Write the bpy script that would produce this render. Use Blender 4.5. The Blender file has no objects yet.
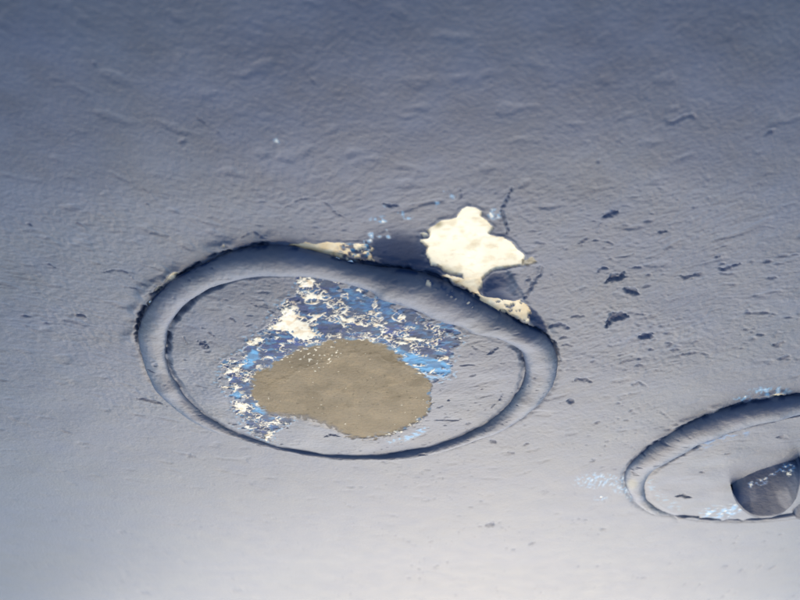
import bpy, math
import numpy as np
from mathutils import Matrix, Vector

# ------------------------------------------------------------------ frame of the hull
U = 0.45 / 845.0                      # metres per working unit
TH = math.radians(56.0)               # angle between the view axis and the skin's normal
CT, ST = math.cos(TH), math.sin(TH)
F, H0 = 845.0, 427.0                  # focal length (units of 1/800 width), camera distance from the skin
BETA = math.radians(48.0)             # the overhanging skin rises at this angle away from the viewer
d = Vector((0, math.cos(BETA), math.sin(BETA)))
n = Vector((0, math.sin(BETA), -math.cos(BETA)))
M = Matrix(((1, 0, 0, 0), (0, -d.y, n.y, 0), (0, -d.z, n.z, 1.9), (0, 0, 0, 1)))

scn = bpy.context.scene
C = scn.collection
# ------------------------------------------------------------------ camera
cam = bpy.data.cameras.new('camera'); co = bpy.data.objects.new('camera', cam); C.objects.link(co)
cam.lens = 36.0 * F / 800.0; cam.sensor_width = 36.0
cam.clip_start = 0.01; cam.clip_end = 200
cam.dof.use_dof = True; cam.dof.focus_distance = 0.47; cam.dof.aperture_fstop = 12.5
L = Matrix(((1, 0, 0, 0), (0, CT, ST, 0), (0, -ST, CT, H0 * U), (0, 0, 0, 1)))
co.matrix_world = M @ L
scn.camera = co
# ------------------------------------------------------------------ light
SUN_ALPHA = math.radians(26.0)        # height of the sun over the skin
SUN_AZ = math.radians(4.0)
elev = BETA - SUN_ALPHA
w = bpy.data.worlds.new('World'); scn.world = w; w.use_nodes = True
nt = w.node_tree; bg = nt.nodes['Background']
sky = nt.nodes.new('ShaderNodeTexSky'); sky.sky_type = 'NISHITA'; sky.sun_disc = False
sky.sun_elevation = elev; sky.sun_rotation = SUN_AZ; sky.dust_density = 0.8; sky.air_density = 1.6; sky.ozone_density = 2.0
nt.links.new(sky.outputs[0], bg.inputs[0]); bg.inputs[1].default_value = 0.15
sl = bpy.data.lights.new('sun', 'SUN'); so = bpy.data.objects.new('sun', sl); C.objects.link(so)
sl.energy = 1.0; sl.angle = math.radians(50); sl.color = (1.0, 0.925, 0.835)
sd_ = Vector((math.sin(SUN_AZ) * math.cos(elev), math.cos(SUN_AZ) * math.cos(elev), math.sin(elev)))
so.rotation_euler = sd_.to_track_quat('Z', 'Y').to_euler(); so.location = (0, 0, 6)
vs = scn.view_settings; vs.view_transform = 'Standard'; vs.look = 'None'; vs.gamma = 1.0
vs.use_curve_mapping = False; vs.exposure = 1.0

# ------------------------------------------------------------------ numeric helpers
def bp(p, z=0.0):
    """a point of the photograph carried back on to the skin"""
    p = np.asarray(p, float); u = (p[..., 0] - 400) / F; v = (300 - p[..., 1]) / F
    t = (H0 - z) / (CT + v * ST)
    return np.stack([u * t, t * (v * CT - ST)], -1)
rngs = np.random.default_rng(7)
GA = rngs.random((12, 256, 256)) * 2 * np.pi
GX, GY = np.cos(GA), np.sin(GA)
def perlin(x, y, k=0):
    k = k % 12
    xi = np.floor(x).astype(int); yi = np.floor(y).astype(int); xf = x - xi; yf = y - yi
    def g(i, j):
        a, b = (xi + i) & 255, (yi + j) & 255
        return GX[k, a, b] * (xf - i) + GY[k, a, b] * (yf - j)
    su = xf ** 3 * (xf * (xf * 6 - 15) + 10); sv = yf ** 3 * (yf * (yf * 6 - 15) + 10)
    a = g(0, 0) * (1 - su) + g(1, 0) * su; b = g(0, 1) * (1 - su) + g(1, 1) * su
    return (a * (1 - sv) + b * sv) * 1.5
def fbm(x, y, s, k=0, o=3):
    r = 0; a = 1.0; x = x / s + 37.1 * k; y = y / s + 11.7 * k
    for i in range(o):
        r = r + a * perlin(x, y, k + i); a *= .5; x = x * 2.03 + 5.3; y = y * 2.03 + 1.7
    return r
def sstep(a, b, x):
    t = np.clip((x - a) / (b - a), 0, 1); return t * t * (3 - 2 * t)
def segdist(x, y, pts, closed=False, want=False):
    P = np.asarray(pts, float); Q = np.roll(P, -1, 0) if closed else P[1:]
    if not closed: P = P[:-1]
    best = np.full(x.shape, 1e9); arc = np.zeros(x.shape); total = 0.0
    for (ax, ay), (bx, by) in zip(P, Q):
        dx, dy = bx - ax, by - ay; l2 = dx * dx + dy * dy + 1e-12
        t = np.clip(((x - ax) * dx + (y - ay) * dy) / l2, 0, 1)
        e = np.hypot(x - ax - t * dx, y - ay - t * dy)
        m = e < best; best = np.where(m, e, best)
        if want: arc = np.where(m, total + t * math.sqrt(l2), arc)
        total += math.sqrt(l2)
    return (best, arc / max(total, 1e-9)) if want else best
def inside(x, y, pts):
    P = np.asarray(pts, float); r = np.zeros(x.shape, bool)
    for (ax, ay), (bx, by) in zip(P, np.roll(P, -1, 0)):
        if ay == by: continue
        r ^= ((ay > y) != (by > y)) & (x < (bx - ax) * (y - ay) / (by - ay) + ax)
    return r
def sdist(x, y, pts, pad=40, far=99.0):
    """signed distance to a closed outline, positive inside, evaluated near it only"""
    P = np.asarray(pts, float); r = np.full(x.shape, -far)
    m = (x > P[:, 0].min() - pad) & (x < P[:, 0].max() + pad) & (y > P[:, 1].min() - pad) & (y < P[:, 1].max() + pad)
    xs, ys = x[m], y[m]
    e = segdist(xs, ys, P, True); r[m] = np.where(inside(xs, ys, P), e, -e)
    return r
def smooth_closed(P, k=3):
    P = np.asarray(P, float)
    for _ in range(k):
        Q = np.roll(P, -1, 0); P = np.stack([P * .75 + Q * .25, P * .25 + Q * .75], 1).reshape(-1, 2)
    return P
def img(X, Y, Z=0.0):
    """where a point of the skin is seen, used only to carry traced outlines over"""
    yc = Y * CT - (Z - H0) * (-1) * 0 - Z * ST; zc = Y * ST + Z * CT
    yc = CT * Y - ST * (Z - H0); zc = ST * Y + CT * (Z - H0)
    return 400 + F * X / -zc, 300 - F * yc / -zc

# ------------------------------------------------------------------ pigments (what each layer is painted with)
TOP = np.array([.051, .080, .166]); NAVY = np.array([.008, .022, .070]); INDIGO = np.array([.018, .055, .270])
MID = np.array([.036, .150, .380]); SKYB = np.array([.110, .360, .700]); WHITE = np.array([.88, .84, .76])
CREAM = np.array([.90, .86, .75]); BROWN = np.array([.212, .170, .118]); RUST = np.array([.23, .10, .03])
def mix(col, tgt, a): return col * (1 - a[..., None]) + tgt * a[..., None]

# ------------------------------------------------------------------ materials
def paint(name, rough, grain, spec=.5, bump=.25):
    m = bpy.data.materials.new(name); m.use_nodes = True; t = m.node_tree; N = t.nodes; K = t.links.new
    b = N['Principled BSDF']; at = N.new('ShaderNodeAttribute'); at.attribute_name = 'pigment'
    tc = N.new('ShaderNodeTexCoord')
    n1 = N.new('ShaderNodeTexNoise'); n1.inputs['Scale'].default_value = 60; n1.inputs['Detail'].default_value = 8
    n2 = N.new('ShaderNodeTexNoise'); n2.inputs['Scale'].default_value = grain; n2.inputs['Detail'].default_value = 5
    for q in (n1, n2): K(tc.outputs['Object'], q.inputs['Vector'])
    mr = N.new('ShaderNodeMapRange'); mr.inputs[1].default_value = .3; mr.inputs[2].default_value = .7
    mr.inputs[3].default_value = .88; mr.inputs[4].default_value = 1.12
    K(n1.outputs[0], mr.inputs[0])
    mx = N.new('ShaderNodeMix'); mx.data_type = 'RGBA'; mx.blend_type = 'MULTIPLY'; mx.inputs[0].default_value = 1
    K(at.outputs['Color'], mx.inputs[6]); K(mr.outputs[0], mx.inputs[7]); K(mx.outputs[2], b.inputs['Base Color'])
    r2 = N.new('ShaderNodeMapRange'); r2.inputs[1].default_value = .3; r2.inputs[2].default_value = .7
    r2.inputs[3].default_value = rough - .015; r2.inputs[4].default_value = rough + .02
    K(n1.outputs[0], r2.inputs[0]); K(r2.outputs[0], b.inputs['Roughness'])
    bm = N.new('ShaderNodeBump'); bm.inputs['Strength'].default_value = bump; bm.inputs['Distance'].default_value = .0006
    K(n2.outputs[0], bm.inputs['Height']); K(bm.outputs[0], b.inputs['Normal'])
    lum = N.new('ShaderNodeMapRange'); lum.inputs[1].default_value = .05; lum.inputs[2].default_value = .095     # the undercoat is duller
    lum.inputs[3].default_value = spec * .1; lum.inputs[4].default_value = spec
    K(at.outputs['Fac'], lum.inputs[0]); K(lum.outputs[0], b.inputs['Specular IOR Level'])
    return m
MP = paint('grey_blue_paint', .47, 620, .36, .34)
MB = paint('bare_primer', .62, 1400, .35, .3)
MW = paint('worn_paint_layers', .55, 1200, .12, .3)
MS = paint('sanded_filler', .7, 1500, .3, .35)

# ------------------------------------------------------------------ mesh builder
def make(name, V, Fc, col, mat, parent=None, org=(0, 0), smooth=True):
    used = np.unique(Fc); re = np.full(len(V), -1); re[used] = np.arange(len(used)); Fc = re[Fc]; V = V[used]; col = col[used]
    me = bpy.data.meshes.new(name)
    P = V.copy(); P[:, 0] -= org[0]; P[:, 1] -= org[1]; P *= U
    nf, k = Fc.shape
    me.vertices.add(len(P)); me.vertices.foreach_set('co', P.astype(np.float32).ravel())
    me.loops.add(nf * k); me.loops.foreach_set('vertex_index', Fc.astype(np.int32).ravel())
    me.polygons.add(nf); me.polygons.foreach_set('loop_start', np.arange(0, nf * k, k, dtype=np.int32))
    me.polygons.foreach_set('use_smooth', np.full(nf, smooth)); me.update(calc_edges=True); me.validate()
    at = me.color_attributes.new('pigment', 'FLOAT_COLOR', 'POINT')
    at.data.foreach_set('color', np.c_[col, np.ones(len(col))].astype(np.float32).ravel())
    me.materials.append(mat)
    o = bpy.data.objects.new(name, me); C.objects.link(o)
    if parent: o.parent = parent
    else: o.matrix_world = M @ Matrix.Translation((org[0] * U, org[1] * U, 0))
    return o
def thing(name, label, cat, org, group=None):
    o = bpy.data.objects.new(name, None); C.objects.link(o); o.empty_display_size = .05
    o.matrix_world = M @ Matrix.Translation((org[0] * U, org[1] * U, 0))
    o['label'] = label; o['category'] = cat
    if group: o['group'] = group
    return o
def grid_faces(nr, nc):
    i = np.arange((nr - 1) * (nc - 1)); r = i // (nc - 1); c = i % (nc - 1); a = r * nc + c
    return np.stack([a, a + 1, a + nc + 1, a + nc], 1)

# ------------------------------------------------------------------ traced outlines of the two raised rings
OE1 = [(139,332),(144,313),(155,297),(172,283),(196,269),(221,256),(247,250),(269,247),(291,248),(316,253.5),(342,261),(369,267),(382,269),(413,273),(432,278),(455,288),(477,300),(499,313),(524,326),(540,332),(553,345),(558.5,363),(553,382),(537,404.5),(511.6,423.5),(480,439),(445,452),(407,459),(370,461.5),(335,460),(297,455),(262.5,447),(231,436),(205.5,427),(180,412),(161,395),(147,373),(141,354)]
IE1 = [(167,344),(168,333),(172,323),(190,303.5),(212,289),(237,281),(266,277),(291,276),(310,278),(339,283),(369,291),(378.5,299),(407,307),(423,316),(439,321),(455,323),(467,330.5),(489,335),(508,342),(520,349),(524.5,358),(523.6,373),(515,395),(499,412),(473.5,428),(438.7,442.5),(397.5,452),(350,454),(323,453.6),(291,448),(256,438),(224.5,425),(199,408),(180,385.5),(168,363)]
OE2 = [(624,483),(625.4,469),(641,452),(663.7,436.6),(686,424),(714.7,412.5),(743,404),(771,399),(800,396)]
OE2b = [(743,521),(703,521.5),(675,520),(652,514.5),(635,504.6),(627,492)]
IE2 = [(645,489),(646.7,477.7),(658,465),(675,455),(695,446),(703,440.5),(723,433.7),(751.5,425),(777,419.6),(800,414)]
IE2b = [(743,519.5),(723,519.5),(697.7,518),(675,514.5),(658,507),(646.7,497.5)]
C2 = np.array([493., -1016.]); R2 = 206.0
def circ(R, a0, a1, k): 
    a = np.radians(np.linspace(a0, a1, k)); return C2 + R * np.c_[np.cos(a), np.sin(a)]
class Ring: pass
def ring(out, inn, cen, N, kfun, seed, wob):
    """bead path from its two seen edges: near edge of the base is seen, the far edge is the bead's own skyline"""
    R = Ring(); R.c = np.asarray(cen, float)
    a = np.linspace(-np.pi, np.pi, N, endpoint=False)
    def rad(P):
        P = P - R.c; an = np.arctan2(P[:, 1], P[:, 0]); o = np.argsort(an); an, r = an[o], np.hypot(P[o, 0], P[o, 1])
        r = np.interp(a, np.r_[an - 2*np.pi, an, an + 2*np.pi], np.r_[r, r, r])
        q = int(N * .0025); ker = np.hanning(2 * q + 3); ker /= ker.sum()
        return np.convolve(np.r_[r[-60:], r, r[:60]], ker, 'same')[60:-60]
    ro, ri = rad(out), rad(inn)
    s = np.sin(a); W = np.maximum(ro - ri, 3.0)
    yy = R.c[1] + s * ro; zc = -(ST * yy - CT * H0); 
    tanv = np.hypot(0, (-yy)) / H0                     # tangent of the view angle along y
    k = kfun(a)
    hw = W / (1 + np.sqrt(1 + (k * tanv * np.abs(s)) ** 2))
    up = sstep(-.25, .25, s)
    R.mid = up * (ro - hw) + (1 - up) * (ri + hw)
    R.hw, R.hh, R.a, R.N = hw, hw * k, a, N
    R.out, R.inn = R.mid + hw, R.mid - hw
    return R
def ring_of(R, name, x, y):
    an = np.arctan2(y - R.c[1], x - R.c[0]); A = np.r_[R.a - 2*np.pi, R.a, R.a + 2*np.pi]; v = getattr(R, name)
    return np.interp(an, A, np.r_[v, v, v])
K1 = lambda a: .60 - .04 * sstep(-.2, .7, np.sin(a)) + .3 * sstep(-.3, -.8, np.sin(a)) 
R1 = ring(bp(OE1), bp(IE1), (-59., -779.), 1500, K1, 1, 1)
o2 = np.r_[bp(OE2), circ(205, 78, -118, 40), bp(OE2b)]; i2 = np.r_[bp(IE2), circ(170, 78, -60, 24), circ(188, -80, -112, 8), bp(IE2b)]
R2r = ring(o2, i2, C2, 1300, lambda a: .56 - .02 * np.sin(a), 2, 1)

# ------------------------------------------------------------------ marks in the paint (traced where they are)
PITS = [  # polyline, half width, depth
 ([(596,237),(601,227),(604,220)],.9,1.0), ([(603,220),(611,217),(620,214)],2.2,2.6), ([(578.5,245.6),(589.6,240)],1,1.1),
 ([(594,243),(605,244),(616,248)],.9,.9), ([(603,258),(613,260),(625,260),(635.5,257)],.9,.9), ([(659,236),(669,234)],1.3,1.6),
 ([(597.5,275),(603,271),(608.6,271)],1.5,1.8), ([(606.4,285),(613,281),(620,280),(626,274.5)],2.9,3.6), ([(623.5,291),(631,293),(639,296)],2.6,3.0),
 ([(606.4,328),(610,322),(615,318.5),(622,317),(628.6,318)],3.4,4.2), ([(634,315),(645,316),(661.5,317)],.9,1.0), ([(638.7,339),(646,337.5),(653,334.6)],2.4,3.0),
 ([(680.5,278),(686,281),(694,279),(703.7,276)],1.4,1.6), ([(718,272),(724,273),(733,270),(742.6,267)],1.7,2.0), ([(764,265.5),(773,264)],1.4,1.5),
 ([(787,260),(794,258.5),(802,256)],1.1,1.2), ([(713,254),(722,250),(734,246)],.9,.8), ([(716,261),(722,259.5)],1.3,1.5),
 ([(757.5,337.5),(765,337)],1.3,1.5), ([(765,337),(778,336),(791,335)],.8,.8), ([(772,348),(778,347),(784,344.5)],1.5,1.6), ([(768,281.5),(777,281)],1.3,1.3),
 ([(673.6,357),(681,356),(689.4,354),(700,354),(708.4,356),(711,362)],.9,1.1), ([(666,344),(672,346)],1.3,1.3), ([(570.6,319),(577,317),(585,317.5)],1.1,1.3),
 ([(549,327),(559.5,325),(570.6,329)],1.6,1.8), ([(559.5,339),(565,336.5),(571,337.5)],1.3,1.5), ([(561,346),(567,344.5),(573,346)],1.2,1.3),
 ([(572,381),(577,378.5),(585,378.5),(593,382)],1.3,1.6), ([(559,401),(567,399.5)],.9,1.0), ([(567,400),(574,400)],2.2,2.6),
 ([(523,444),(529,441.6)],1.5,1.6), ([(508,451),(515,451)],1.3,1.4), ([(490,439),(496,441)],1.5,1.6), ([(485,525.5),(490,524),(497,525)],2.2,2.4),
 ([(497,525),(505,528),(507,531)],.9,1.0), ([(529,545),(535,543)],1.8,1.8), ([(600,530),(604,530)],1.3,1.2),
 ([(40.5,266),(47.5,265.4),(55.4,269.6)],1.2,1.6), ([(103,275),(109,273),(115.5,272),(128,276),(132,281)],1.0,1.5),
 ([(17,320),(22,317),(29,318),(35,316),(40,320),(46,325.6),(53,324),(60,326)],1.1,1.5), ([(19,322),(28.5,330),(37,332),(43,334.4)],.8,1.0),
 ([(75,317.5),(81,318),(86,320)],1.7,2.0), ([(82,311),(92,316)],.8,.8), ([(128,290),(139,291),(150,292),(149,296),(145,298)],1.0,1.3),
 ([(76,223),(85,228)],1.2,1.5), ([(27,224),(32,226)],1.4,1.3), ([(136,401),(147,403),(157,405),(166,409)],1.3,1.6), ([(143,202),(149,205)],.9,1.1),
 ([(118,532),(126,533)],2.2,.7), ([(140,592),(150,593)],2.2,.8), ([(230,591),(241,592)],2.2,.8), ([(186,457),(196,458)],1.6,1.0), ([(118,580),(123,581)],2,.8),
 ([(275,222),(284,209),(300,200),(313,199),(325,203),(336,215),(351,223)],.8,1.0), ([(240,240),(252,233),(262,238),(276,243)],.9,1.3), ([(383,205),(391,208.5),(399,208)],1.3,1.8),
 ([(459,186),(461.5,197),(457,202),(450,205)],1.0,1.4), ([(511.6,189.5),(508,199),(502,211.7),(505,222),(508.5,230.7),(505,240)],1.4,2.2),
 ([(543,269),(541,276),(534,284.5),(527.5,297),(523,300)],1.4,2.2), ([(538,270),(533,277),(527,284),(523,292)],1.1,1.6),
 ([(302,75),(308,83),(315,92)],1.0,1.0), ([(195,120),(208,129),(222,139)],.9,1.0), ([(178,147),(185,142)],1.6,1.3), ([(193,163),(186,156),(184,149)],.9,.8), ([(90,70),(94,71)],2,1.0),
 ([(582,22),(577,50),(575,75),(566,90)],1.2,.35), ([(595,145),(606,130),(625,113),(648,95),(670,80)],1.2,.35), ([(585,150),(592,143)],1.2,1.2), ([(615,147),(626,140)],1.1,1.1),
 ([(666,129),(675,128),(686,122),(695,121),(697,127)],1.3,1.3), ([(767,139),(776,135)],1.6,1.4), ([(597,164),(602,166)],1.4,1.1), ([(300,160),(332,190)],.8,.4),
 ([(120,170),(145,190),(178,220)],1.0,.3), ([(606,184),(614,182)],1.1,1.0), ([(707,183),(712,182)],1,1), ([(757,232),(766,229),(776,232)],.8,.8),
 ([(733,349),(740,346)],1.1,1.2), ([(640,366),(650,364)],1.1,1.1), ([(618,356),(626,354)],1,1), ([(629,384),(640,382),(648,386)],1.0,1.2), ([(641,399),(658,409),(675,422)],.8,1.0),
 ([(706,437),(716,433)],.7,.6), ([(590,362),(596,360)],1.1,1.1), ([(604,440),(610,439)],1,1), ([(330,470),(338,469)],1,1), ([(60,430),(70,433)],1,1),
 ([(420,500),(440,498)],1.0,.8), ([(380,515),(400,516)],1.0,.7), ([(340,500),(352,508),(360,505)],1.1,.7)]
PITS_D = [ # marks on the inner plate
 ([(198,341),(203,343),(209,347)],1.8,2.2), ([(208,332),(215,336)],1.0,1.3), ([(250,303),(260,308)],1.0,1.4), ([(268,310),(275,312)],.8,1), ([(230,318),(236,321)],.9,1.1), ([(212,318),(217,322)],.9,1),
 ([(200,327),(206,329)],.9,1.0), ([(183,336),(187,343)],.9,1.0), ([(190,325),(196,322)],.8,.8), ([(224,300),(229,302)],.8,1), ([(282,421),(288,427)],1.1,1.4),
 ([(324,436),(331,433),(341,435)],1.2,1.8), ([(336,453),(349,452),(355,450)],.8,1.0), ([(349,437),(354,436)],.8,.9), ([(447,398),(450,398.5)],1.3,1.6), ([(439,388),(441,389)],.8,1.2),
 ([(487,353),(493,350),(498,346)],1.0,1.5), ([(500,362),(506,361)],1.1,1.5), ([(420,444),(426,443)],.8,.8), ([(470,375),(476,372)],.8,.9), ([(478,390),(486,385)],.7,.8), ([(455,410),(461,408)],.8,.9),
 ([(462,340),(476,347),(490,352)],.8,.7), ([(491,407),(500,398),(505,390)],.8,1.2), ([(480,344),(486,346)],.7,.9), ([(437,406),(443,404)],.8,.8)]
CREAMS = [[(467.6,209),(475.8,210),(481.6,213.3),(481,219),(486,221.5),(490,227),(493.3,229.7),(490,234.3),(488,236.6),(493,239),(502.6,240),(512,244),(516.6,250.6),(524.8,257.6),(524,264),(521.3,268),(509.6,269.8),(500,270.5),(492,273),(486.3,276.8),(482,282),(482,288),(478,291.5),(480.5,295.4),(488.6,299),(500,299.6),(512,302.4),(521.3,300.8),(523.6,304.3),(527,306.6),(530.6,313.6),(528,323),(516.6,318.3),(502.6,314),(491,310),(481.6,303),(472,295),(463,289),(453.6,284.5),(442,281),(443,276.3),(446.6,275),(456,278.6),(464,281.4),(463,277.5),(455,276.3),(444.3,272.8),(437.3,269.3),(431.5,268),(429,262.3),(426,257.6),(428,251.8),(423.3,247),(420.5,245.5),(422,242.5),(429,241.3),(430,236.6),(427.5,233),(432.6,229.6),(441,223.8),(450,221.5),(457,220.3),(459.5,214.5),(463,211)],
 [(286,249),(291,246.5),(299,246),(307,244.2),(312,246),(320,246.3),(326,244.5),(336,245.5),(345,246),(358,246.5),(368,248),(373,252),(370,257),(373,262),(377,265),(366,266.5),(352,264.5),(330,259),(312,254),(297,251)]]
CHIPS = [[(165,283),(169,276.5),(174,273),(178,273.5),(177,277.5),(171,282)],[(220,254.5),(227,250.5),(232,251),(227,254)],[(154,293),(158,288),(162,287.5),(158,292.5)],[(147,306),(150,303),(151,306),(149,309)],[(421,236.5),(427,236),(428,238.5),(424,240)],
 [(222,247),(224,245.5),(224.5,248)]]
CHIPS2 = [[(770,396),(777,393.5),(784,394),(781,397),(774,398)],[(715,412),(719,411.5),(718,414)]]
NAVYP = [[(362,240),(378,232),(400,228),(415,230),(424,244),(427,256),(431,269),(442,280),(428,276),(410,272),(390,268.5),(372,264)],
 [(484,280),(494,274),(508,271),(517,280),(518,290),(522,299),(512,303),(500,300.5),(488,299.5),(480,294)],
 [(527,306),(533,309),(540,317),(548,328),(546,334),(538,330),(529,324)], [(486,236),(493,226),(500,208),(503,226),(507,241),(497,238)]]
SPECKS = [((380,222),11,4),((401,216),4,2.5),((408,220),6,2.5),((375,238),8,4),((367,244),5,3),((386,234),4,2),((437,207),6,3),((450,199),5,3),((446,194),3,2),((280,143),7,2.6),((385,208),3,2),((389,240),3,2),((495,216),8,6),
          ((770,392),22,5),((745,399),12,3),((610,478),13,7),((595,475),10,5),((620,488),8,5),((600,497),8,3), ((590,480),18,8), ((626,490),7,5), ((632,497),6,4), ((622,480),5,5)]
BROWNP = [(251.5,385),(251,378),(256,371.5),(269,364),(280,357),(290,351),(301,345),(312,342),(322,339),(329,336.5),(339,336),(348,334.5),(355,338),(367,337),(381.7,341),(391,345),(396,352),(404,359),(412,364.5),(420,370),(427,376),(431,383),(430,391),(432,399),(430,408),(425,416),(416,422.5),(406,427),(396,431),(386,434.5),(375,436),(362,437),(350,435),(338,429),(329,424),(320,420.5),(310,417),(300,415.5),(291,414.5),(281,413),(270,412),(262,407),(256,402),(252,394)]
WORNP = [(219,374),(226,368),(222,362),(232,355),(243,349),(249,343),(258,333),(266,325),(273,317),(280,306),(291,297),(295,288),(296,279),(309,272),(323,275),(342,281),(360,286),(380,293),(402,303),(424,313),(446,319),(462,333),(460,344),(452,352),(449,362),(451,370),(443,377),(433,379),(420,372),(400,362),(380,352),(340,352),(300,365),(272,380),(268,398),(276,408),(292,416),(286,424),(276,432),(270,441),(258,436),(247,428),(238,415),(231,398),(227,388),(221,381)]
LIGHTS = [[(391,348),(399,346),(407,350),(418,353),(432,356),(443,360),(452,366),(449,373),(445,377),(437,375.5),(429,378),(420,373),(410,365),(400,360),(393,354)], [(398,438),(404,434),(414,430),(426,424.5),(429,427),(422,433),(410,438),(401,440)],
 [(241,364),(246,355),(253,347.5),(259,351),(256,359),(250,366),(244,367)], [(252,402),(260,403),(268,410),(263,413),(254,410)], [(325,346),(334,342),(343,341),(341,345),(331,348)],[(231,393),(237,390),(245,392),(238,397)],[(268,416),(280,415),(283,417),(272,418.5)],[(386,440),(392,437),(396,439),(390,442)]]
INDIGOS = [[(270,341),(278,334),(292,334),(305,340),(298,346),(284,347),(272,347)],[(381,330),(389,323),(402,325),(415,330),(410,335),(390,336)],[(248,424),(256,425),(265,431),(262,437),(252,433)],[(229,372),(238,371),(246,376),(240,380),(231,378)]]
MIDS = [[(328,296),(345,286),(362,290),(380,298),(400,307),(414,316),(395,322),(375,316),(358,314),(340,312)],[(305,296),(318,291),(330,300),(326,312),(312,310)]]
FLAKES = [[(281,309),(285,305.5),(292,305.5),(296,310),(297,316),(303,319),(309,322.5),(316,328),(317.5,333),(313,338),(304,338.5),(297,335),(291,330.5),(284,331.5),(278,332),(272,329.5),(269,325),(275,321),(281,318),(280,313)],
 [(263.5,424),(267,421),(273,419.5),(279,419),(283,421),(282,424),(274,425),(268,426)], [(221,372),(227,368),(234,364.5),(241,361),(246,360),(242,366),(236,369),(229,372)],
 [(296.5,284),(298,279.5),(305,278),(313,279),(318,283),(315,288),(311,292),(305,290),(299,289)],[(301,296),(309,293),(316,294),(322,298),(328,301),(331,304),(324,303.5),(315,300),(307,299)],
 [(262,437),(266,432),(272,430),(275,433),(270,438),(266,441)],[(233,402),(240,398),(248,400),(249,408),(243,413),(236,410)],[(246,341),(252,337),(262,334),(266,338),(258,343),(250,344)],
 [(337,312),(346,315),(356,320),(370,322),(384,320),(390,323),(380,326),(364,325.5),(352,323),(342,318)],[(393,334),(404,335),(418,337),(430,339),(434,342),(420,341),(404,338.5)],[(362,340),(372,337),(378,338.5),(370,342)]]
BLUELOW = [(700,512),(712,505),(724,506),(735,502),(742,508),(730,516),(718,518),(704,517)]

# ------------------------------------------------------------------ relief of the painted skin
def micro(X, Y, seed):
    wx = 10 * perlin(X / 90, Y / 90, seed); wy = 10 * perlin(X / 90 + 9, Y / 90 + 4, seed + 1)
    wx = wx + 25 * perlin(X / 260, Y / 260, seed + 6); wy = wy + 25 * perlin(X / 260 + 5, Y / 260, seed + 7)
    A = X + wx; B = Y + wy - .32 * X * sstep(-250, 350, X) + .22 * X * sstep(-50, -400, X)
    rough = .75 + .5 * perlin(X / 130, Y / 130, seed + 3)
    z = rough * (.15 * fbm(A * .8, B, 12, seed, 2) + .29 * fbm(A * .9, B, 4.6, seed + 2, 3))
    fade = (.14 + .86 * sstep(-1230, -780, Y)) * (1 - .6 * sstep(-540, -360, Y)); z = z * fade
    r = fbm(A * .6, B, 17, seed + 4, 2)                                         # brush drags: sparse steps
    z = z - .5 * sstep(.45, .85, r) * (.4 + .6 * fade)
    return z
def small_pits(X, Y, seed):
    q = fbm(X * .55, Y, 9, seed, 2); gate = sstep(.05, .5, perlin(X / 70, Y / 70, seed + 5))
    q2 = fbm(X * .6, Y, 5, seed + 1, 2); return np.maximum(sstep(.56, .78, q) * gate, .7 * sstep(.66, .86, q2) * sstep(-.1, .35, perlin(X / 110, Y / 110, seed + 2)))
def hash_(*a): return math.sin(sum(q * w for q, w in zip(a, (12.9, 78.2, 37.7)))) 
def marks(px, py, X, Y, lst):
    dz = np.zeros(px.shape); m_ = np.zeros(px.shape)
    jit = .8 * fbm(X, Y, 5, 3, 2); ox = 1.1 * fbm(X, Y, 6, 4, 2); oy = .8 * fbm(X, Y, 6, 5, 2); brk = sstep(-.25, .15, fbm(X, Y, 13, 6, 2)); fin = fbm(X, Y, 2.6, 8, 2)
    for pts, wd, dp in lst:
        P = np.asarray(pts, float); pad = wd * 4 + 6
        m = (px > P[:, 0].min() - pad) & (px < P[:, 0].max() + pad) & (py > P[:, 1].min() - pad) & (py < P[:, 1].max() + pad)
        if not m.any(): continue
        e, t = segdist(px[m] + ox[m], py[m] + oy[m], P, False, True)
        ww = .86 * wd * (.12 + 1.05 * np.sin(np.pi * np.clip(t, 0, 1)) ** .8 * (1 - .45 * t * hash_(dp, wd, len(pts)))) * np.clip(1 + .9 * jit[m] + .5 * fin[m], .15, 2)
        prof = 1 - sstep(.3, 1.3, e / np.maximum(ww, .3))
        if wd < 1.25: prof = prof * (.25 + .75 * brk[m])
        lip = np.exp(-((e / np.maximum(ww, .3) - 1.9) / .6) ** 2) * .12
        dz[m] += (-prof + lip) * dp; m_[m] = np.maximum(m_[m], prof * min(1, dp / 1.8))
    return dz, m_

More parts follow.
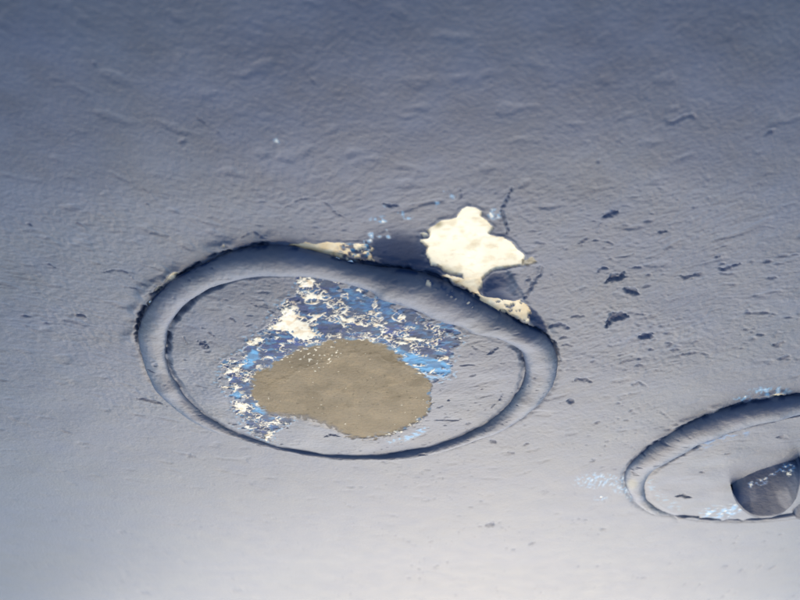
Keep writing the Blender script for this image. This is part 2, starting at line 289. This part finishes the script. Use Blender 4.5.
def skin(X, Y):
    px, py = img(X, Y)
    z = 5 * perlin(X / 420, Y / 420, 2) + .7 * fbm(X, Y, 90, 4, 2) * (.2 + .8 * sstep(-1230, -800, Y)) + micro(X, Y, 1)
    col = np.tile(TOP, (len(X), 1)); col = mix(col, TOP * np.array([1.10, 1.06, .98]), sstep(-.3, .5, fbm(X, Y, 160, 6, 3)))
    spp = small_pits(X, Y, 7) * (1 - .8 * sstep(-560, -420, Y)) * (.35 + .65 * sstep(-260, 160, X)); z -= .8 * spp; col = mix(col, NAVY * 1.8, .7 * spp)
    dz, mk = marks(px, py, X, Y, PITS); z += .65 * dz; col = mix(col, NAVY * 1.9, .75 * mk)
    col = mix(col, TOP * .86, .35 * sstep(.15, .6, fbm(X * .6 - Y * .3, Y + X * .25, 55, 9, 4)))
    jx = px + 1.0 * fbm(X, Y, 6, 3, 4); jy = py + .8 * fbm(X, Y, 6, 8, 4)
    # bared navy undercoat, with some shading painted into the same navy
    for i, P in enumerate(NAVYP):
        s = sdist(jx, jy, smooth_closed(P, 2)); a = sstep(-1.5, 2, s)
        if i == 0:
            s = s + 4 * fbm(X, Y, 30, 3, 3); a = sstep(-20, 8, s) * (.35 + .65 * sstep(226, 256, py + 4 * fbm(X, Y, 20, 7, 3))); a = a * (1 - .5 * sstep(.1, .5, fbm(X * .7, Y, 9, 1, 3)) * (1 - sstep(2, 12, s)))  # painted shading: the navy deepens towards the bead
        if i == 3: a = a * .35
        if i == 1: a = a * (1 - sstep(0, 26, (px - 494) * .8 - (py - 292) * .6) * .8)  # shade of the dented flap painted in, strongest at its lower left
        col = mix(col, NAVY * (1.2 if i == 0 else 1.5), a); z -= (1.2 if i != 1 else 0) * a
        if i == 1: z += 4.0 * sstep(-1, 14, s) - .5
    if True:
        s = sdist(jx, jy, [(506,272),(526,266),(543,268),(534,285),(524,300),(518,290)]); z -= 1.0 * sstep(-1, 2, s)
    # specks of light blue
    sp = fbm(X, Y * .5, 5, 2, 3); sp2 = fbm(X, Y * .5, 3.4, 7, 2)
    for (cx, cy), rx, ry in SPECKS:
        e = ((px - cx) / rx) ** 2 + ((py - cy) / ry) ** 2; a = (1 - sstep(.1, 1.4, e)) * sstep(-.1, .5, sp + .3 * sp2)
        col = mix(col, SKYB, a * (.75 if cy < 420 else .5))
        b = (1 - sstep(.1, 1.2, e)) * sstep(.5, .8, sp); col = mix(col, WHITE, b * (.8 if ry < 3.5 or cy < 300 else .3))
    # cream primer where the paint has come off
    ids = np.zeros(len(X), int)
    for k, P in enumerate(CREAMS + CHIPS + CHIPS2):
        s = sdist(jx if k < 2 else px, jy if k < 2 else py, P)
        a = sstep(-.5, .6, s)
        if k == 1: a = a * (1 - sstep(.05, .15, fbm(X, Y, 8, 9, 3)) * sstep(338, 352, px))
        if k == 0: a = a * (1 - sstep(.42, .50, fbm(X, Y, 8, 9, 3)) * sstep(296, 302, py))
        cc = np.tile(CREAM, (len(X), 1)); cc = mix(cc, CREAM * np.array([.70, .64, .54]), sstep(.0, .7, fbm(X, Y, 16, 5, 4)) * .6); cc = mix(cc, CREAM * np.array([.6, .5, .4]), sstep(.4, .7, fbm(X * .6, Y, 5, 1, 3)) * .3)
        tan_c = np.array([.80, .66, .46]) ; cc = mix(cc, tan_c, (1.0 if k == 1 else .8 * sstep(270, 300, py) if k == 0 else 0) * np.clip(.7 + .8 * fbm(X, Y, 13, 4, 3), 0, 1))  # tan deepens down the large patch and covers the narrow strip
        cc = mix(cc, RUST, sstep(.1, .6, fbm(X, Y, 7, 1, 3)) * (1 - sstep(.5, 5, s)) * (.9 if k < 1 else .5) * sstep(276, 283, py) * (px < 480))
        cc = mix(cc, np.array([.26, .24, .16]), 1.0 * (k == 0) * (1 - sstep(0, 8, np.hypot(px - 438, (py - 228) * 1.5))))
        if k == 1:
            cc = mix(cc, NAVY * 2, sstep(.12, .22, fbm(X, Y, 6, 11, 2)) * sstep(335, 345, px) * .9); cc = mix(cc, SKYB * .7, sstep(.3, .4, fbm(X, Y, 6, 10, 2)) * sstep(335, 345, px))
        cc = mix(cc, CREAM * np.array([.55, .46, .34]), (1 - sstep(.2, 1.8, s)) * sstep(-.1, .35, fbm(X, Y, 12, 2, 3)) * .75) if k < 2 else cc
        col = col * (1 - a[:, None]) + cc * a[:, None]
        z -= 1.5 * a - .7 * np.exp(-((s + 1.6) / 1.2) ** 2) * (s < 0)
        z -= .5 * a * micro(X, Y, 1); ids[a > .5] = k + 1
    s = sdist(jx, jy, [(522,263),(532,259),(538,264),(529,269),(522,268)]); col = mix(col, np.array([.20,.18,.13]), sstep(-.5, 1, s) * .85); z -= sstep(-.5, 1, s)
    z -= .00036 * np.maximum(Y + 520, 0) ** 2                   # added bend turns the upper skin from the sun to darken it
    # ragged crack where the skin meets the two beads, and paint that creeps up on to them
    for R in (R1, R2r):
        rr = np.hypot(X - R.c[0], Y - R.c[1]); m = rr < 330
        o = rr[m] - ring_of(R, 'out', X[m], Y[m]); sn = (Y[m] - R.c[1]) / rr[m]
        o = o + 2.0 * fbm(X[m], Y[m], 8, 6, 3); up = sstep(.0, .55, sn)
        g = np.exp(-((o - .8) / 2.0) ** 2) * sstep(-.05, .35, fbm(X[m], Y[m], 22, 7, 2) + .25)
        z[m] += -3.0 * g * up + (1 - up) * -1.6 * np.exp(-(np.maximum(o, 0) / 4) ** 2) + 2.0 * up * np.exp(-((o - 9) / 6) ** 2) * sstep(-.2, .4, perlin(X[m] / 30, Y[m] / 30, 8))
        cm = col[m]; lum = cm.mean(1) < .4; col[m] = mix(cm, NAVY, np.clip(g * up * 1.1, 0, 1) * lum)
        z[m] -= 14 * sstep(2, 10, -o)
    # worn faint cracks round the right end of the first bead
    return z, col, ids

# tensor grid of the skin: rows as fine as the eye sees them, columns fine round the first plate
pyr = np.concatenate([np.arange(-120, 190, 1.6), np.arange(190, 480, .8), np.arange(480, 545, 1.0), np.arange(545, 650, 1.8)])
ys = bp(np.c_[np.full(len(pyr), 400.), pyr])[:, 1]
xs = np.concatenate([np.arange(-1050, -330, 2.3), np.arange(-330, 290, 1.05), np.arange(290, 640, 1.6), np.arange(640, 1050, 2.6)])
X, Y = [q.ravel() for q in np.meshgrid(xs, ys)]
Z, COL, IDS = skin(X, Y)
FA = grid_faces(len(ys), len(xs))
def under(R):
    rr = np.hypot(X - R.c[0], Y - R.c[1]); return rr < ring_of(R, 'mid', X, Y) - 2
FA = FA[~(under(R1) | under(R2r))[FA].all(1)]
fid = np.where(IDS[FA].min(1) == IDS[FA].max(1), IDS[FA[:, 0]], 0)
V = np.c_[X, Y, Z]
hull = make('hull', V, FA[fid == 0], COL, MP)
hull['kind'] = 'structure'; hull['label'] = 'grey blue painted hull skin with pits, cracks and chipped paint'
for k in range(1, fid.max() + 1):
    if (fid == k).sum() < 4: continue
    o = make('bare_patch' if k <= 2 else 'paint_chip', V, FA[fid == k], COL, MB, hull)
    if k == 1: o['label'] = 'large cream bare patch where paint has flaked off'
    if k == 2: o['label'] = 'narrow cream strip bared along the upper edge of the ring'

# ------------------------------------------------------------------ the ground sheet, unseen, added to bounce light up under the overhang
gm = bpy.data.materials.new('concrete'); gm.use_nodes = True; gt = gm.node_tree
gn = gt.nodes.new('ShaderNodeTexNoise'); gn.inputs['Scale'].default_value = .8; gn.inputs['Detail'].default_value = 8
gr = gt.nodes.new('ShaderNodeValToRGB'); gr.color_ramp.elements[0].color = (.40, .415, .43, 1); gr.color_ramp.elements[1].color = (.50, .515, .53, 1)
gt.links.new(gn.outputs[0], gr.inputs[0]); gt.links.new(gr.outputs[0], gt.nodes['Principled BSDF'].inputs['Base Color']); gt.nodes['Principled BSDF'].inputs['Roughness'].default_value = .9
gme = bpy.data.meshes.new('ground'); gme.from_pydata([(-60, -60, 0), (60, -60, 0), (60, 60, 0), (-60, 60, 0)], [], [(0, 1, 2, 3)]); gme.materials.append(gm)
go = bpy.data.objects.new('ground', gme); C.objects.link(go); go['kind'] = 'structure'
# ------------------------------------------------------------------ raised ring bead
def bead(R, parent, seed, wear):
    prof = np.linspace(-.18, math.pi + .18, 44); nr = len(prof)
    A = np.repeat(R.a, nr); T = np.tile(prof, R.N)
    hw, hh, mid = [np.repeat(q, nr) for q in (R.hw, R.hh, R.mid)]
    ca, sa = np.cos(A), np.sin(A); arc = A * 210
    e = .95                                            # squarish shoulder
    cc = np.sign(np.cos(T)) * np.abs(np.cos(T)) ** e; ss = np.sign(np.sin(T)) * np.abs(np.sin(T)) ** e
    rr = mid + hw * cc; zz = hh * ss
    bx = R.c[0] + ca * mid; by = R.c[1] + sa * mid; q = T * 14
    ux = ca * (mid - q); uy = sa * (mid - q)
    dn = 1.5 * fbm(ux, uy, 52, seed, 2) + .28 * fbm(ux, uy, 11, seed + 2, 3) + .12 * fbm(ux, uy, 4, seed + 1, 2)
    pit = small_pits(ux, uy, seed + 3) * .8; dn -= pit
    rr = rr + dn * np.cos(T); zz = zz + dn * np.sin(T) - .6
    Xb = R.c[0] + ca * rr; Yb = R.c[1] + sa * rr; px, py = img(Xb, Yb, zz)
    col = np.tile(TOP, (len(A), 1)); col = mix(col, TOP * np.array([1.1, 1.06, .98]), sstep(-.3, .5, fbm(ux, uy, 70, seed, 3)))
    col = mix(col, NAVY * 2, .5 * pit)
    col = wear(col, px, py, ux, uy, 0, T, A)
    V = np.c_[Xb, Yb, zz]
    i = np.arange(R.N); j = np.arange(nr - 1); I, J = [k.ravel() for k in np.meshgrid(i, j, indexing='ij')]; I2 = (I + 1) % R.N
    Fc = np.stack([I * nr + J, I2 * nr + J, I2 * nr + J + 1, I * nr + J + 1], 1)
    return make('raised_ring', V, Fc, col, MP, parent, R.c)
def wear1(col, px, py, bx, by, q, T, A):
    s = segdist(px, py, [(425,281),(440,287),(456,296),(475,306)]); nz = fbm(bx, by + q, 8, 4, 3)
    col = mix(col, NAVY * 2, (1 - sstep(1, 6, s)) * sstep(-.2, .3, nz)); col = mix(col, WHITE * .7, (1 - sstep(1, 5, s)) * sstep(.42, .55, nz))
    s = segdist(px, py, [(318,279),(332,282),(345,286)]); col = mix(col, np.array([.21, .17, .12]), (1 - sstep(.5, 3.5, s)) * sstep(-.3, .2, nz) * .7)
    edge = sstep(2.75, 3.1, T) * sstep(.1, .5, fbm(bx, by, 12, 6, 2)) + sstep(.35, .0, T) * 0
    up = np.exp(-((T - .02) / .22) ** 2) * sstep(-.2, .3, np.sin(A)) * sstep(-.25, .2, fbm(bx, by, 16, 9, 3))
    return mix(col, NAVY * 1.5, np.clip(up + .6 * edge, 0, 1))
def wear2(col, px, py, bx, by, q, T, A):
    s = np.hypot((px - 632) / 7, (py - 484) / 6); col = mix(col, np.array([.20, .19, .12]), (1 - sstep(.3, 1.2, s)) * .5)
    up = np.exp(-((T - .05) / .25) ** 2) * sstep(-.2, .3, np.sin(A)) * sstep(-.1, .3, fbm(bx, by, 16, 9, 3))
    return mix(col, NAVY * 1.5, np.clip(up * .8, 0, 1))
# ------------------------------------------------------------------ inner plates
def plate_grid(R, st):
    m = R.inn.max() + 4
    xs = np.arange(R.c[0] - m, R.c[0] + m, st[0]); ys = np.arange(R.c[1] - m, R.c[1] + m, st[1])
    X, Y = [q.ravel() for q in np.meshgrid(xs, ys)]
    rr = np.hypot(X - R.c[0], Y - R.c[1]); e = ring_of(R, 'inn', X, Y) - rr
    F_ = grid_faces(len(ys), len(xs)); F_ = F_[(e[F_] > -5).all(1)]
    return X, Y, rr, e, F_
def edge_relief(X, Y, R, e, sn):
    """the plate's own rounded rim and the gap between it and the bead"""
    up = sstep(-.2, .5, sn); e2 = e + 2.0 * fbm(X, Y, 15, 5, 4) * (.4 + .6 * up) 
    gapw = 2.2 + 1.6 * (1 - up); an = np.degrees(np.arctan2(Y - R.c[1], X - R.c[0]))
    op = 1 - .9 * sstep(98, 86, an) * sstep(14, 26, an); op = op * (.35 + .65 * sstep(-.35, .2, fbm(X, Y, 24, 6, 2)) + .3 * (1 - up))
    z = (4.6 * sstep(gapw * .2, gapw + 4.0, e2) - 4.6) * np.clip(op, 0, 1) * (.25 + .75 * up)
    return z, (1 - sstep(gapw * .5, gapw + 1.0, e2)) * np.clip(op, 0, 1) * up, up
X, Y, rr, e, FD = plate_grid(R1, (.85, 1.0))
px, py = img(X, Y, 2.0); sn = (Y - R1.c[1]) / np.maximum(rr, 1)
z, gap, up = edge_relief(X, Y, R1, e, sn)
z += 2.6 + 3.0 * (1 - (rr / 190) ** 2) - 3.5 * sstep(.2, 1, sn) * sstep(90, 190, rr) + 1.0 * fbm(X, Y, 60, 3, 2)
mi = micro(X, Y, 5); dz, mk = marks(px, py, X, Y, PITS_D)
sp = small_pits(X, Y, 2)
jx = px + 2.0 * fbm(X, Y, 14, 3, 4); jy = py + 1.3 * fbm(X, Y, 14, 8, 4)
sb = sdist(jx, jy, BROWNP, 60) + 2.2 * fbm(X, Y, 7, 5, 3); sw = sdist(jx + 3 * fbm(X, Y, 8, 1, 3) + 5 * perlin(X / 26, Y / 26, 4), jy + 2.2 * fbm(X, Y, 8, 2, 3) + 3 * perlin(X / 26, Y / 26, 5), WORNP, 60); isl = fbm(X * .8, Y, 13, 8, 4); sw = np.where(np.abs(sw) < 60, sw - 11 * sstep(.08, .42, isl) * (1 - sstep(12, 24, sw)) * (sw > 0), sw)
soft = 2.8 + 4.5 * sstep(404, 416, py) * sstep(352, 325, px); br = sstep(-.8 * soft, .8 * soft, sb); wz = sstep(-1.6, 2.2, sw + 1.5 * fbm(X * .5, Y, 4, 7, 2)) * (1 - br)
col = np.tile(TOP, (len(X), 1)); col = mix(col, TOP * np.array([1.10, 1.06, .98]), sstep(-.3, .5, fbm(X, Y, 90, 6, 3)))
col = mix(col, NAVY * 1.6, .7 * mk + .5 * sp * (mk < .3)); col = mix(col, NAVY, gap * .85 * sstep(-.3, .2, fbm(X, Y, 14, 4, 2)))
# layers in the worn zone
lay = fbm(X * .8, Y, 16, 4, 4)
wc = np.tile(INDIGO * .52 + NAVY * .2 + TOP * .28, (len(X), 1))
wc = mix(wc, MID, sstep(-.1, .3, lay)); wc = mix(wc, TOP * .9, sstep(.1, .5, fbm(X, Y, 12, 9, 3)) * .7)
for P in MIDS: wc = mix(wc, MID, sstep(-4, 4, sdist(jx, jy, P)) * .9)
for P in INDIGOS: wc = mix(wc, INDIGO, sstep(-2, 3, sdist(jx, jy, P)) * .9)
LB = np.zeros(len(X))
for P in LIGHTS: LB = np.maximum(LB, sstep(-1.5, 1.5, sdist(jx, jy, P) + .8 * fbm(X, Y, 5, 3, 2)))
scr = fbm(X * .45 + Y * .2, Y - .25 * X, 5.5, 10, 3); wc = mix(wc, TOP * .7, sstep(-.05, .35, scr) * .8); wc = mix(wc, SKYB * .7, sstep(.28, .5, fbm(X * .5, Y, 6, 2, 3)) * .8); wc = mix(wc, NAVY * 1.6, sstep(.3, .6, fbm(X * .6, Y, 7, 0, 3)) * .7)
wc = wc * .8 + TOP * .25; wc = mix(wc, TOP * 1.0, .85 * sstep(.12, .4, fbm(X * .7, Y, 22, 3, 4)))
wc = mix(wc, SKYB * (1 + .0), LB * (.45 + .55 * sstep(-.25, .25, fbm(X * .5, Y, 8, 4, 3))))
fl = np.full(len(X), -99.0); fidx = np.zeros(len(X), int)
for k, P in enumerate(FLAKES):
    s = sdist(jx + 1.5 * fbm(X, Y, 5, 6, 2), jy + 1.2 * fbm(X, Y, 5, 7, 2), P); fidx = np.where(s > fl, k + 1, fidx); fl = np.maximum(fl, s)
near = np.exp(-np.maximum(-fl, 0) / 9.0)                     # slivers gather round the larger flakes
dens = np.clip(.25 + .75 * near, 0, 1) * wz * (1 - LB * .45)
wq = 6 * perlin(X / 14, Y / 14, 9)
ridge = 1 - np.abs(fbm((X + wq) * .7, Y + wq, 9.0, 10, 2)) * 5.5
ridge2 = 1 - np.abs(fbm((X - wq) * .8, Y + wq, 5.5, 6, 2)) * 4.5
gate = sstep(-.12, .12, fbm(X, Y, 15, 2, 2) + (dens - .66) * .7)
worm = np.maximum(sstep(.25, .6, ridge), .8 * sstep(.35, .7, ridge2)) * gate * sstep(.1, .3, wz)
flk = sstep(-.2, .8, fl + 2.2 * fbm(X * .7, Y, 5, 8, 3) - 1.0)
crk = np.maximum(sstep(.7, .95, ridge2), sstep(.75, .95, ridge)) * .95
flk = flk * (1 - crk * sstep(.15, .4, fbm(X, Y, 12, 3, 2) + .2)) * (sb < 2)
wht = np.clip(np.maximum(worm, flk), 0, 1)
tint = mix(np.tile(WHITE, (len(X), 1)), np.array([.66, .50, .33]), sstep(.0, .6, fbm(X, Y, 8, 5, 2)) * .6)
col = mix(col, wc, 1.0 * wz) if False else col * (1 - wz[:, None]) + wc * wz[:, None]
# frayed outlying slivers and blue just outside the zone
fr = sstep(-9, -1, sw) * (1 - wz) * (1 - br) * sstep(.28, .5, fbm(X, Y, 6, 11, 3)); col = mix(col, SKYB * .75, .7 * fr)
LBo = LB * (1 - wz) * (1 - br); col = mix(col, SKYB * .85, LBo * sstep(-.25, .3, fbm(X, Y, 7, 2, 3)))
bc = np.tile(BROWN, (len(X), 1)); bc = mix(bc, BROWN * np.array([1.22, 1.2, 1.15]), sstep(-.1, .6, fbm(X, Y, 20, 2, 4)) * .7); bc = mix(bc, BROWN * .75, sstep(.1, .5, fbm(X, Y, 3.2, 3, 2)) * .5); bc = mix(bc, BROWN * np.array([.66, .64, .58]), sstep(0, .6, fbm(X, Y, 30, 7, 4)) * .5)
bc = mix(bc, BROWN * .62, .75 * (1 - sstep(4, 26, np.hypot((px - 296) / 1.6, py - 353)))); bc = mix(bc, BROWN * .45, sstep(.66, .8, fbm(X, Y, 7, 6, 3)) * .7)
bc = mix(bc, BROWN * 1.15, sstep(400, 425, py) * .5)
bsp = sstep(.98, 1.08, fbm(X, Y, 4, 1, 2) + .46 * (1 - sstep(8, 34, np.hypot((px - 312) / 1.5, py - 347))))
bc = mix(bc, WHITE, bsp * .8)
bc = mix(bc, SKYB * .7, (1 - sstep(0, 5, sb)) * sstep(.15, .5, fbm(X, Y, 10, 4, 3)) * .8 * (1 - sstep(402, 410, py) * sstep(385, 360, px)))
col = col * (1 - br[:, None]) + bc * br[:, None]
wht = np.maximum(wht * (1 - br), (np.abs(sb) < 1.6) * sstep(.35, .5, fbm(X, Y, 7, 9, 2)) * .9 * (1 - sstep(402, 410, py) * sstep(385, 360, px)))
col = col * (1 - wht[:, None]) + tint * wht[:, None]
dz_sp = -1.2 * sp
z += (mi * .8 + .7 * dz + .6 * dz_sp) * (1 - .75 * br) * (1 - .4 * wz) - .6 * wz - 1.1 * br + .6 * wht * (1 - br) + .6 * LB * wz * 0 + .12 * fbm(X, Y, 3, 4, 2) * br
z += .35 * np.exp(-((sw + 1.5) / 1.5) ** 2) * (sw < 0)
z -= 14 * sstep(1, 7, -e)
VD = np.c_[X, Y, z]
kind = np.zeros(len(X), int); kind[wz > .5] = 1; kind[br > .5] = 2
big = (flk > .5) & (kind == 1); kind[big] = 2 + fidx[big]
fk = np.where(kind[FD].min(1) == kind[FD].max(1), kind[FD[:, 0]], np.where((kind[FD] == 2).any(1), 2, np.where((kind[FD] == 0).any(1), 0, 1)))
p1 = thing('round_plate', 'round plate inside a raised ring with a bare brown middle and flaking blue paint', 'plate', R1.c, 'round plates with raised rings')
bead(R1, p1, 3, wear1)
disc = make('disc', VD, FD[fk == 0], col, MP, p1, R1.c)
make('worn_paint', VD, FD[fk == 1], col, MW, disc, R1.c)
o = make('bare_patch', VD, FD[fk == 2], col, MS, disc, R1.c); o['label'] = 'sanded brown bare patch with light flecks'
for k in range(len(FLAKES)):
    q = FD[fk == 3 + k]
    if len(q) > 12: make('paint_flake', VD, q, col, MB, disc, R1.c)

# ------------------------------------------------------------------ second plate with its scoop
X, Y, rr, e, FD = plate_grid(R2r, (1.5, 1.8))
px, py = img(X, Y, 2.0); sn = (Y - C2[1]) / np.maximum(rr, 1)
z, gap, up = edge_relief(X, Y, R2r, e, sn)
z += 3 + 3.0 * (1 - (rr / 180) ** 2) + 1.0 * fbm(X, Y, 60, 5, 2) + .9 * micro(X, Y, 3)
dz, mk = marks(px, py, X, Y, [([(676,495),(683,494),(691,496)],1.3,1.8), ([(776,435),(783,434),(790,437)],1.1,1.4), ([(762,478),(766,477)],1,1), ([(700,470),(707,468)],.8,.9), ([(722,452),(730,450)],.8,.8)])
z += dz - 14 * sstep(1, 7, -e)
col = np.tile(TOP, (len(X), 1)); col = mix(col, TOP * np.array([1.10, 1.06, .98]), sstep(-.3, .5, fbm(X, Y, 90, 6, 3)))
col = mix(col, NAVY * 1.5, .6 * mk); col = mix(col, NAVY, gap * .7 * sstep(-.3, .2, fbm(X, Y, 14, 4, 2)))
nz = fbm(X, Y, 9, 3, 3)
s = sdist(px, py, BLUELOW); a = sstep(-3, 3, s) * sstep(-.1, .3, nz); col = mix(col, SKYB * .9, a); col = mix(col, WHITE, a * sstep(.35, .5, fbm(X, Y, 6, 4, 2)))
s = segdist(px, py, [(698,446),(712,439),(728,434),(745,430)]); a = (1 - sstep(1, 6, s)) * sstep(.0, .4, nz); col = mix(col, MID, a)
s = segdist(px, py, [(651,480),(654,490),(664,500),(676,506)]); a = (1 - sstep(1, 7, s)) * sstep(.05, .5, nz); col = mix(col, SKYB * .6, a * .8)
p2 = thing('round_plate', 'round plate cut off at the right edge with a dark blunt scoop standing on it', 'plate', C2, 'round plates with raised rings')
bead(R2r, p2, 6, wear2)
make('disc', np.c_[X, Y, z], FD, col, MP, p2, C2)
def scoop(base, tip, ht, parent, seed, name='scoop'):
    """a blunt hood: its back slopes up from the plate, its mouth drops steeply on the far side"""
    def res(P, k):
        P = np.asarray(P, float); s = np.r_[0, np.cumsum(np.hypot(*np.diff(P, axis=0).T))]; t = np.linspace(0, s[-1], k)
        q = np.c_[np.interp(t, s, P[:, 0]), np.interp(t, s, P[:, 1])]
        for _ in range(4): q[1:-1] = q[1:-1] * .5 + (q[:-2] + q[2:]) * .25
        return q
    nt_, ns = 110, 90
    B = res(base, nt_); T = res(tip, nt_); B3 = np.c_[bp(B, 5.), np.full(nt_, 2.)]
    end = np.sin(np.linspace(0, np.pi, nt_)) ** .5; hz = 5 + (ht - 5) * end
    T3 = np.c_[np.array([bp(T[i], hz[i]) for i in range(nt_)]), hz]
    rows = []
    for s in np.linspace(0, 1, ns):
        q_ = min(1, s / .93); Tin = T3 + np.stack([0 * end, 7.0 * end, 0 * end], 1); P = B3 * (1 - q_) + Tin * q_
        if s > .93: g_ = (s - .93) / .07; P = Tin * (1 - g_) + T3 * g_
        P[:, 2] += 4.0 * end * abs(math.sin(math.pi * q_)) ** .8 * (1 - s * .6); rows.append(P)
    cen = T3.mean(0); under_ = []
    for s in np.linspace(.12, 1, 14):                       # rounded lip, then the mouth wall down to the plate
        P = T3.copy(); dirv = np.array([0, -1.0]); out = 3.2 * math.sin(min(1, s * 1.5) * math.pi / 2)
        P[:, :2] += dirv * out * end[:, None]; P[:, 2] = T3[:, 2] - (T3[:, 2] + 4) * max(0, (s - .1) / .9) ** 1.5 - 0.6 * s; under_.append(P)
    V = np.concatenate(rows + under_); nr = ns + len(under_)
    fine = fbm(V[:, 0], V[:, 1] + V[:, 2] * 2, 40, seed, 2) * .5 + fbm(V[:, 0], V[:, 1] + V[:, 2], 9, seed + 1, 2) * .15
    V[:, 2] += fine * (np.repeat(np.arange(nr), nt_) > 2)
    px, py = img(V[:, 0], V[:, 1], V[:, 2])
    col = np.tile(np.array([.024, .048, .120]), (len(V), 1)); nz = fbm(px * 1.6, py * 3, 8, 4, 3); q = fbm(V[:, 0], V[:, 1] + V[:, 2], 26, 2, 3)
    col = mix(col, TOP * 1.05, sstep(0, .6, q) * .5)
    if name == 'scoop':
        for P, w_ in (([(750,485),(757,482.5),(765,482)], 4), ([(783,468.5),(788,466.5),(792,468)], 5), ([(762,482),(772,475),(783,469)], 2.2)):
            s = segdist(px, py, P); a = (1 - sstep(w_ * .3, w_, s)) * sstep(-.15, .25, nz); col = mix(col, MID * 1.3, a * .8); col = mix(col, WHITE, a * sstep(.5, .6, nz))
        s = np.hypot(px - 789, py - 474); col = mix(col, WHITE, (1 - sstep(1.5, 3, s)) * sstep(-.2, .1, nz))
    return make(name, V, grid_faces(nr, nt_), col, MP, parent, C2)
scoop([(731.5,488),(732.5,483.5),(738,478.5),(746,473.5),(758,468),(772,463.5),(787,460.5),(801,459)], [(731.5,488),(733,495),(737,503.5),(743,510.5),(751,516.5),(761,518),(772,517.5),(782,514),(789,508),(795,499),(799,484),(801,459)], 38, p2, 3)
scoop([(793,514),(795,508),(800,502),(812,495),(830,490),(848,489),(858,492)], [(793,514),(796,518),(802,521),(815,524),(832,524),(848,518),(858,492)], 18, p2, 8, 'blunt_lug')
